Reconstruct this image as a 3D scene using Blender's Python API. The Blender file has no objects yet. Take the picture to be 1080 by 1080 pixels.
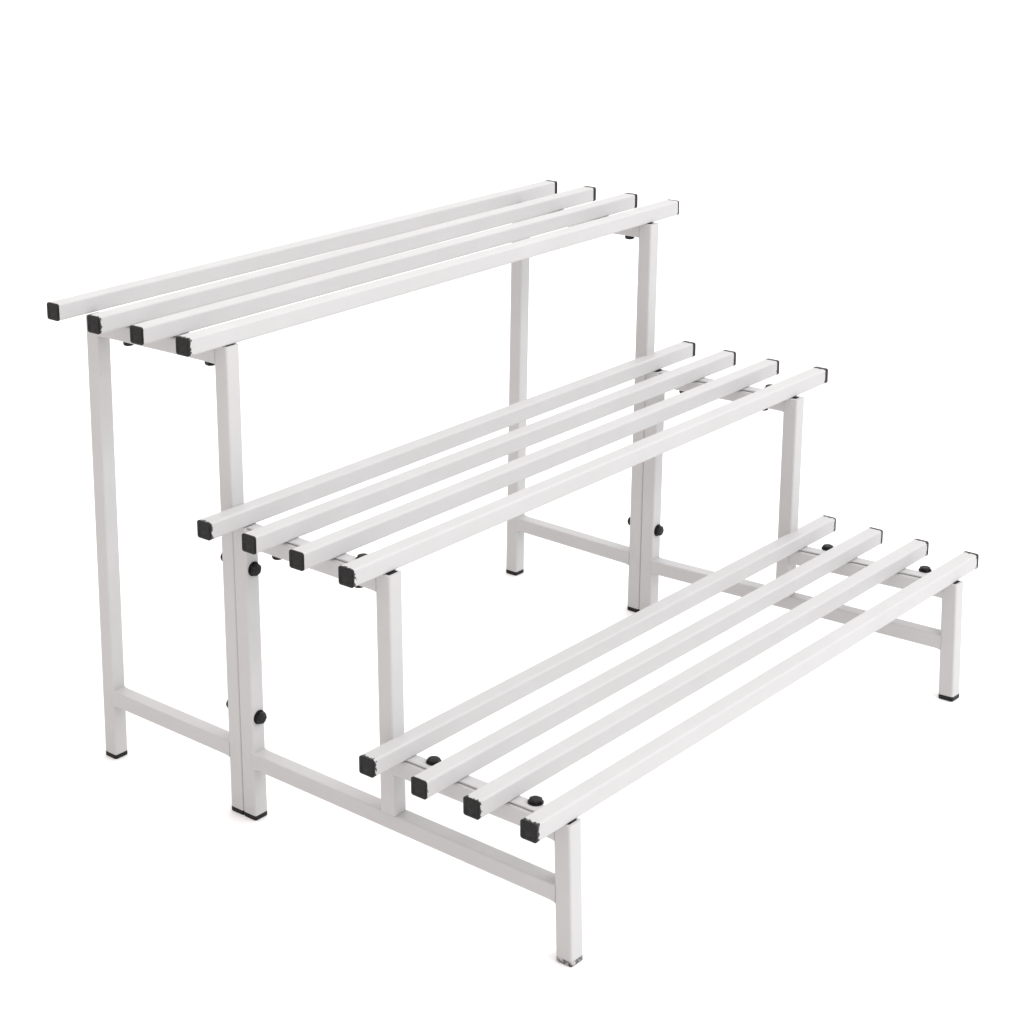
import bpy, bmesh, math, random
from mathutils import Vector, Matrix
random.seed(7)
S = bpy.context.scene
C = S.collection
K = 1.2                                     # metres per unit of the measured stand (slats 1.2 m long)

# ------------------------------------------------------------------ camera
cam_d = bpy.data.cameras.new('camera')
cam = bpy.data.objects.new('camera', cam_d); C.objects.link(cam); S.camera = cam
cam.location = (-1.51141*K, -1.75869*K, 1.22313*K)
cam.rotation_euler = (1.29986, 0.02552, -0.8091)
cam_d.sensor_width = 36.0
cam_d.lens = 2138.18865/1080*36
cam_d.shift_x = (540-322.79273)/1080
cam_d.shift_y = (372.53327-540)/1080
cam_d.clip_start = 0.05; cam_d.clip_end = 300

# ------------------------------------------------------------------ light: a bright white studio
W = bpy.data.worlds.new('World'); S.world = W; W.use_nodes = True
bg = W.node_tree.nodes['Background']
def studio_sky():
    # white studio walls, brighter towards the lamps at the front right, dimmer and warmer at the left
    nt = W.node_tree; L = nt.links.new
    tc = nt.nodes.new('ShaderNodeTexCoord')
    dt = nt.nodes.new('ShaderNodeVectorMath'); dt.operation = 'DOT_PRODUCT'
    dt.inputs[1].default_value = Vector((.62, -.34, .58)).normalized()
    L(tc.outputs['Generated'], dt.inputs[0])
    mr = nt.nodes.new('ShaderNodeMapRange')
    for k, v in (('From Min', -1), ('From Max', 1), ("To Min", .44), ('To Max', 2.0)): mr.inputs[k].default_value = v
    L(dt.outputs['Value'], mr.inputs['Value']); L(mr.outputs['Result'], bg.inputs['Strength'])
    mx = nt.nodes.new('ShaderNodeMixRGB')
    m2 = nt.nodes.new('ShaderNodeMapRange'); m2.inputs['From Min'].default_value = -1; L(dt.outputs['Value'], m2.inputs['Value'])
    L(m2.outputs['Result'], mx.inputs['Fac'])
    mx.inputs['Color1'].default_value = (1, .87, .81, 1); mx.inputs['Color2'].default_value = (.97, .985, 1, 1)
    L(mx.outputs['Color'], bg.inputs['Color'])
studio_sky()

def softbox(name, loc, target, size, power, col):
    d = bpy.data.lights.new(name, 'AREA'); d.shape = 'RECTANGLE'; d.size, d.size_y = size
    d.energy = power; d.color = col
    o = bpy.data.objects.new(name, d); C.objects.link(o); o.location = loc
    o.rotation_euler = (Vector(target)-Vector(loc)).to_track_quat('-Z', 'Y').to_euler()
    return o
softbox('key_softbox', (1.1, -3.2, 3.3), (0.6, -0.3, 0.4), (2.6, 2.0), 66, (0.97, 0.985, 1.0))
softbox('overhead_fill', (-0.55, -0.6, 2.7), (0.9, -0.3, 0.4), (1.4, 1.4), 5, (1.0, 0.995, 0.99))  # unseen fill lamp, added to lighten the left faces of the far legs
softbox('rim_fill', (3.0, 2.6, 2.2), (0.5, -0.3, 0.3), (2.0, 0.7), 3, (1.0, 0.985, 0.97))  # unseen lamp behind, added to streak the stretcher tops with highlights

S.view_settings.view_transform = 'Standard'; S.view_settings.look = 'None'
S.view_settings.exposure = 0.0; S.view_settings.gamma = 1.0; S.view_settings.use_curve_mapping = False
S.render.engine = 'CYCLES'
S.cycles.max_bounces = 8; S.cycles.diffuse_bounces = 5

# ------------------------------------------------------------------ materials
def mat(name):
    m = bpy.data.materials.new(name); m.use_nodes = True
    nt = m.node_tree
    return m, nt, nt.nodes['Principled BSDF']
def noise(nt, scale, detail=4, rough=.55, co='Object'):
    tc = nt.nodes.new('ShaderNodeTexCoord'); n = nt.nodes.new('ShaderNodeTexNoise')
    n.inputs['Scale'].default_value = scale; n.inputs['Detail'].default_value = detail; n.inputs['Roughness'].default_value = rough
    nt.links.new(tc.outputs[co], n.inputs['Vector']); return n
def ramp(nt, fac, stops):
    r = nt.nodes.new('ShaderNodeValToRGB'); e = r.color_ramp.elements
    while len(e) < len(stops): e.new(.5)
    for el, (p, c) in zip(e, stops): el.position = p; el.color = (*c, 1) if len(c) == 3 else c
    nt.links.new(fac, r.inputs['Fac']); return r

def paint_material():
    m, nt, b = mat('white_powder_coat')
    L = nt.links.new
    n1 = noise(nt, 9, 5)                                   # faint cloudy unevenness of the coat
    r1 = ramp(nt, n1.outputs['Fac'], [(.3, (.446, .441, .440)), (.7, (.462, .458, .458))])
    n2 = noise(nt, 60, 6, .7)                              # a few tiny scuffs
    r2 = ramp(nt, n2.outputs['Fac'], [(.64, (0, 0, 0)), (.84, (.14, .14, .14))])
    mx = nt.nodes.new('ShaderNodeMixRGB'); L(r2.outputs['Color'], mx.inputs['Fac'])
    L(r1.outputs['Color'], mx.inputs['Color1']); mx.inputs['Color2'].default_value = (.34, .315, .30, 1)
    # chipped coat at the tube ends: the attribute says how near the end, noise gives the ragged edge
    at = nt.nodes.new('ShaderNodeAttribute'); at.attribute_name = 'chip'
    n3 = noise(nt, 210, 3, .6)
    lt = nt.nodes.new('ShaderNodeMath'); lt.operation = 'LESS_THAN'
    L(n3.outputs['Fac'], lt.inputs[0]); L(at.outputs['Fac'], lt.inputs[1])
    mc = nt.nodes.new('ShaderNodeMixRGB'); L(lt.outputs[0], mc.inputs['Fac'])
    L(mx.outputs['Color'], mc.inputs['Color1']); mc.inputs['Color2'].default_value = (.045, .045, .047, 1)
    L(mc.outputs['Color'], b.inputs['Base Color'])
    n4 = noise(nt, 30, 3)
    r4 = ramp(nt, n4.outputs['Fac'], [(.3, (.34,)*3), (.7, (.44,)*3)])
    L(r4.outputs['Color'], b.inputs['Roughness'])
    b.inputs['Specular IOR Level'].default_value = .08
    n5 = noise(nt, 260, 2); n6 = noise(nt, 14, 2)
    ad = nt.nodes.new('ShaderNodeMath'); ad.operation = 'MULTIPLY_ADD'; L(n6.outputs['Fac'], ad.inputs[0]); ad.inputs[1].default_value = 6; L(n5.outputs['Fac'], ad.inputs[2])
    bp = nt.nodes.new('ShaderNodeBump'); bp.inputs['Strength'].default_value = .03; bp.inputs['Distance'].default_value = .0006
    L(ad.outputs[0], bp.inputs['Height']); L(bp.outputs['Normal'], b.inputs['Normal'])
    return m
def plastic_material():
    m, nt, b = mat('black_plastic')
    n1 = noise(nt, 140, 4)
    r1 = ramp(nt, n1.outputs['Fac'], [(.35, (.008, .008, .008)), (.72, (.019, .0188, .0186))])
    nt.links.new(r1.outputs['Color'], b.inputs['Base Color'])
    b.inputs['Roughness'].default_value = .45; b.inputs['Specular IOR Level'].default_value = .15
    n2 = noise(nt, 420, 2)
    bp = nt.nodes.new('ShaderNodeBump'); bp.inputs['Strength'].default_value = .25; bp.inputs['Distance'].default_value = .0004
    nt.links.new(n2.outputs['Fac'], bp.inputs['Height']); nt.links.new(bp.outputs['Normal'], b.inputs['Normal'])
    return m
def scuffed_plastic():
    m, nt, b = mat('scuffed_plastic')
    n1 = noise(nt, 120, 5, .7)
    r1 = ramp(nt, n1.outputs['Fac'], [(.40, (.03, .03, .031)), (.56, (.42, .41, .41))])
    nt.links.new(r1.outputs['Color'], b.inputs['Base Color']); b.inputs['Roughness'].default_value = .6
    return m
def floor_material():
    m, nt, b = mat('white_floor')
    n1 = noise(nt, 3, 3)
    r1 = ramp(nt, n1.outputs['Fac'], [(.3, (.90, .90, .90)), (.7, (.92, .92, .92))])
    nt.links.new(r1.outputs['Color'], b.inputs['Base Color'])
    b.inputs['Roughness'].default_value = .8; b.inputs['Specular IOR Level'].default_value = .2
    return m
PAINT, BLACK, SCUFF, FLOOR = paint_material(), plastic_material(), scuffed_plastic(), floor_material()

# ------------------------------------------------------------------ helpers
def frame_of(axis, up=Vector((0, 0, 1))):
    a = axis.normalized(); s = up.cross(a)
    if s.length < 1e-4: s = Vector((1, 0, 0)) if abs(a.x) < .9 else Vector((0, 1, 0))
    s.normalize(); u = a.cross(s).normalized(); s = u.cross(a)
    return s, u, a
def rounded(w, h, r, seg=4):
    pts = []
    for cx, cy, a0 in ((w/2-r, h/2-r, 0), (-w/2+r, h/2-r, 90), (-w/2+r, -h/2+r, 180), (w/2-r, -h/2+r, 270)):
        for i in range(seg+1):
            a = math.radians(a0+90*i/seg); pts.append((cx+r*math.cos(a), cy+r*math.sin(a)))
    return pts
def add_prism(bm, p0, p1, rings, up=Vector((0, 0, 1)), xdir=None):
    """rings: list of (distance from p0, profile points); a closed tube between the first and last ring.
    An upright tube takes its section axes from xdir."""
    ax = p1-p0
    if xdir is not None:
        a = ax.normalized(); s = (xdir-a*xdir.dot(a)).normalized(); u = a.cross(s)
    else: s, u, a = frame_of(ax, up)
    vs = [[bm.verts.new(p0+a*d+s*x+u*y) for x, y in prof] for d, prof in rings]
    n = len(vs[0])
    for A, B in zip(vs, vs[1:]):
        for i in range(n): bm.faces.new((A[i], A[(i+1) % n], B[(i+1) % n], B[i]))
    bm.faces.new(list(reversed(vs[0]))); bm.faces.new(vs[-1])
    return vs
def part(name, bm, m, parent, label=None, loc=None):
    """links bm as ONE mesh object; the origin goes to loc"""
    me = bpy.data.meshes.new(name)
    bmesh.ops.recalc_face_normals(bm, faces=bm.faces)
    if loc is not None: bmesh.ops.translate(bm, verts=bm.verts, vec=-Vector(loc))
    bm.to_mesh(me); bm.free(); me.materials.append(m)
    o = bpy.data.objects.new(name, me); C.objects.link(o)
    if loc is not None: o.location = loc
    if parent is not None:
        o.parent = parent
        o.matrix_parent_inverse = Matrix.Translation(-world_loc[parent])
    world_loc[o] = Vector(loc) if loc is not None else Vector((0, 0, 0))
    if label: o['label'] = label
    return o
world_loc = {}
LW = .0215*K                                               # side of the square tube
def tube(name, p0, p1, parent, w=LW, h=LW, xdir=None, chip=(0, 0), r=.0030, loc=None, weld=0):
    bm = bmesh.new(); lay = bm.verts.layers.float.new('chip'); Ln = (p1-p0).length; pr = rounded(w, h, r)
    ds = [0, .0045, .010, Ln-.010, Ln-.0045, Ln]
    vs = add_prism(bm, p0, p1, [(d, rounded(w+weld*k, h+weld*k, r) if k else pr) for d, k in zip(ds, (1, .35, 0, 0, .35, 1))], xdir=xdir)
    for row, c in zip(vs, (chip[0], chip[0]*.62, 0, 0, chip[1]*.62, chip[1])):
        for v in row: v[lay] = c
    return part(name, bm, PAINT, parent, loc=loc if loc is not None else (p0+p1)/2)
def plug(name, p0, p1, parent, w, m=BLACK, r=.0035, xdir=None, label=None, crown=.0012):
    """plastic end plug between p0 (against the tube) and p1 (outer face), its outer rim softened"""
    bm = bmesh.new(); Ln = (p1-p0).length
    big = rounded(w, w, r); small = rounded(w-2*crown, w-2*crown, max(r-crown, .0008))
    dish = rounded(w-.009, w-.009, .002); 
    vs = add_prism(bm, p0, p1, [(0, big), (Ln-crown, big), (Ln, small), (Ln, dish), (Ln-.0006, rounded(w-.0105, w-.0105, .0015))], xdir=xdir)
    return part(name, bm, m, parent, label=label, loc=p0)
def knob(name, p, d, parent, r=.0088, h=.0088, washer=True, turn=0.0):
    """black bolt cap: thin flange, six-sided body, domed crown, along direction d from p"""
    bm = bmesh.new(); d = d.normalized()
    s, u, a = frame_of(d)
    def circ(rad, hexa):
        out = []
        for i in range(24):
            t = 2*math.pi*i/24+turn
            k = math.cos(math.pi/6)/math.cos((t-turn) % (math.pi/3)-math.pi/6)
            q = rad*((1-hexa)+hexa*k); out.append((q*math.cos(t), q*math.sin(t)))
        return out
    rings = []
    if washer: rings += [(0, circ(r*1.12, 0)), (.0016, circ(r*1.10, 0)), (.0017, circ(r, 1))]
    else: rings += [(0, circ(r, 1))]
    rings += [(h*.62, circ(r*1.0, .9)), (h*.80, circ(r*.93, .5)), (h*.93, circ(r*.74, .1)), (h, circ(r*.45, 0))]
    add_prism(bm, p, p+d*h, rings)
    return part(name, bm, BLACK, parent, loc=p)
V = lambda x, y, z: Vector((x*K, y*K, z*K))

# ------------------------------------------------------------------ setting
bm = bmesh.new()
for x, y in ((-60, -60), (60, -60), (60, 60), (-60, 60)): bm.verts.new((x, y, 0))
bm.faces.new(bm.verts)
fl = part('floor', bm, FLOOR, None); fl['kind'] = 'structure'

# ------------------------------------------------------------------ the stand
stand = bpy.data.objects.new('plant_stand', None); C.objects.link(stand)
stand.location = V(.5, -.24, 0); world_loc[stand] = stand.location.copy()
stand['label'] = 'white tubular metal three-tier stepped plant stand with slatted shelves and black end caps'
stand['category'] = 'plant stand'

SL = .0212                                                 # slat side, measured units
Z = {1: .1674, 2: .3861, 3: .6039}                         # underside of the slats of each tier
PL = .0032/K                                               # thickness of the strap plates under the slats
# tier, rear-edge y, (near dx, dy), (far dx, dy), chipping near/far, cap depth at the far end (m)
SLATS = [
 (3, .1402, (.0100, .0115), (.0069, .0025), (.30, .30), .0080),
 (3, .0639, (0, 0), (.0025, .0021), (.60, .35), .0085),
 (3, -.0128, (-.0008, -.0012), (-.0050, -.0029), (.45, .40), .0082),
 (3, -.0898, (-.0013, -.0035), (-.0110, -.0040), (.62, .40), .0042),
 (2, -.1165, (-.0014, 0), (.0090, .0008), (.66, .45), .0090),
 (2, -.1900, (.0009, .0017), (.0027, -.0001), (.35, .45), .0075),
 (2, -.2646, (-.0010, -.0009), (.0012, .0009), (.30, .45), .0078),
 (2, -.3410, (-.0019, -.0003), (.0067, .0015), (.60, .55), .0095),
 (1, -.3665, (-.0016, -.0002), (.0007, .0001), (.70, .62), .0045),
 (1, -.4418, (-.0018, -.0013), (-.0011, .0001), (.45, .40), .0062),
 (1, -.5135, (.0008, -.0007), (-.0018, .0013), (.58, .64), .0045),
 (1, -.5889, (.0011, -.0014), (-.0030, .0023), (.70, .64), .0050),
]
for t, y, n, f, chip, capd in SLATS:
    yc = y-SL/2; zc = Z[t]+SL/2
    p0 = V(n[0]-(.0042 if t == 1 else .0035), yc+n[1], zc); p1 = V(1+f[0], yc+f[1], zc); a = (p1-p0).normalized()
    sl = tube('slat', p0+a*.0035, p1-a*capd, stand, w=SL*K, h=SL*K, chip=chip)
    plug('end_cap', p0+a*.0035, p0, sl, SL*K+.0006)
    plug('end_cap', p1-a*capd, p1, sl, SL*K+.0006, crown=min(.0008, capd*.4))

LT = PL                                                    # leg tops and crossbars lie one strap below the slats
w = .0215
XN, XF = .0510+.0105, .9103+.0105                          # centre planes of the two side frames
# centre y of each leg kind
YA, YB, YC, YD, YE = .1432-w/2, -.0950-w/2, -.1167-w/2, -.3455-w/2, -.5975-w/2
LEG = {  # (frame, kind): (foot dx, dy), (top dx, dy)
 ('n', 'A'): ((.0008, -.0009), (-.001, -.0125)), ('n', 'B'): ((.0048, .0030), (.0016, -.0012)),
 ('n', 'C'): ((.0048, .0026), (.0012, 0)), ('n', 'D'): ((0, -.002), (-.0035, -.0025)), ('n', 'E'): ((-.0003, -.0004), (-.0014, .0035)),
 ('f', 'A'): ((-.0120, -.005), (-.0100, -.0145)), ('f', 'B'): ((-.0130, -.003), (-.0050, -.0062)),
 ('f', 'C'): ((-.0130, -.003), (-.0100, -.0054)), ('f', 'D'): ((-.0100, -.004), (-.0050, -.004)), ('f', 'E'): ((.0050, -.003), (.0115, .0050)),
}
KIND = {'A': (YA, 3), 'B': (YB, 3), 'C': (YC, 2), 'D': (YD, 2), 'E': (YE, 1)}
SZF, SZB = .0912-w/2, .0975-w/2                            # centre height of the low stretchers, front and back unit
XD = Vector((1, 0, 0))
def leg_axis(fr, kd):
    y, t = KIND[kd]; x = XN if fr == 'n' else XF
    (ax, ay), (bx, by) = LEG[fr, kd]
    return V(x+ax, y+ay, 0), V(x+bx, y+by, Z[t]-.0003)
def at_z(fr, kd, z):
    a, b = leg_axis(fr, kd); k = (z*K-a.z)/(b.z-a.z); return a.lerp(b, k)
h = w/2*K
Y = Vector((0, 1, 0))
for fr in 'nf':
    for kd in 'ABCDE':
        a, b = leg_axis(fr, kd); d = (b-a).normalized()
        foot = .0078
        if kd == 'D': a = at_z(fr, 'D', SZF)+d*(h+.0002); foot = 0
        lg = tube('leg', a+d*foot, b-d*.0004, stand, xdir=XD, chip=(.30 if foot else 0, .30))
        if foot:
            sc = (fr, kd) == ('n', 'E')
            plug('foot_cap', a+d*foot, a, lg, LW+.0004, SCUFF if sc else BLACK, xdir=XD, label='scuffed greyish foot cap' if sc else None)
        plug('top_cap', b-d*.0002, b, lg, LW-(.0125 if (fr, kd) in (('f', 'B'), ('f', 'D')) else .0075), xdir=XD, r=.002, crown=.0003)
    # low stretchers between the legs
    for k0, k1, z0, z1 in (('A', 'B', .0985-w/2, .0945-w/2), ('C', 'E', SZF, SZF)):
        p, q = at_z(fr, k0, z0), at_z(fr, k1, z1)
        tube('stretcher', p-Y*(h-.0015), q+Y*(h-.0015), stand, w=LW-.0004, h=LW-.0004, weld=.0022)
    # crossbars that carry the slats, and the strap plates under the slats
    for k0, k1, t in (('A', 'B', 3), ('C', 'D', 2), ('D', 'E', 1)):
        hc = {('f', 2): .0186, ('f', 3): .0190}.get((fr, t), w)      # the far crossbars are a shallower tube
        zc = Z[t]-LT-hc/2-.0004
        p, q = at_z(fr, k0, zc), at_z(fr, k1, zc)
        cb = tube('crossbar', p-Y*(h-.0015), q+Y*(h-.0015), stand, w=LW-.0006, h=hc*K-.0006, weld=.0014)
        bm = bmesh.new(); off = Vector((.0020, 0, 0)); zt = Vector((0, 0, (hc/2+.0004)*K+.00005))
        pp, qq = p+off+zt, q+off+zt
        zz = Vector((0, 0, PL*K/2-.0001))
        pr = rounded(.0195, PL*K-.0003, .0006, 2)
        add_prism(bm, pp-Y*(h+.0003)+zz, qq+Y*(h+.0003)+zz, [(0, pr), ((qq-pp-Y*(-2*(h+.0003))).length, pr)])
        part('strap_plate', bm, PAINT, cb, loc=(pp+qq)/2)
        ys = {3: (.0743, -.0793), 2: (-.1820, -.3130), 1: (-.4100, -.5530)}[t]
        if t == 3: ys = (.0743-.010, -.0793)
        for j, y in enumerate(ys):
            k = (y*K-p.y)/(q.y-p.y); c = p.lerp(q, k)
            knob('bolt', c+Vector(((.010 if fr == 'n' else .020), -.004 if t == 1 else 0, (hc/2+.0004)*K+PL*K-.0001)), Vector((0, 0, 1)), cb, r=.0096, h=.0066, turn=.4*j+.2)
            knob('nut', c-Vector((0, 0, hc*K/2-.0006)), Vector((0, 0, -1)), cb, r=.0088, h=.0080, washer=False, turn=.7*j)
    # bolts that clamp the back and the front unit together
    for j, z in enumerate((.331, .137)):
        c = at_z(fr, 'C', z)-Y*(h-.0002)+Vector((.0015, 0, 0)); leg_c = stand
        knob('bolt', c, -Y, stand, r=.0098, h=.0095, turn=.3+.5*j)
        c = at_z(fr, 'B', z+.004)+Y*(h-.0002)
        knob('nut', c-Vector((.001, 0, 0)), Y, stand, r=.0085, h=.0090, washer=False, turn=.1)
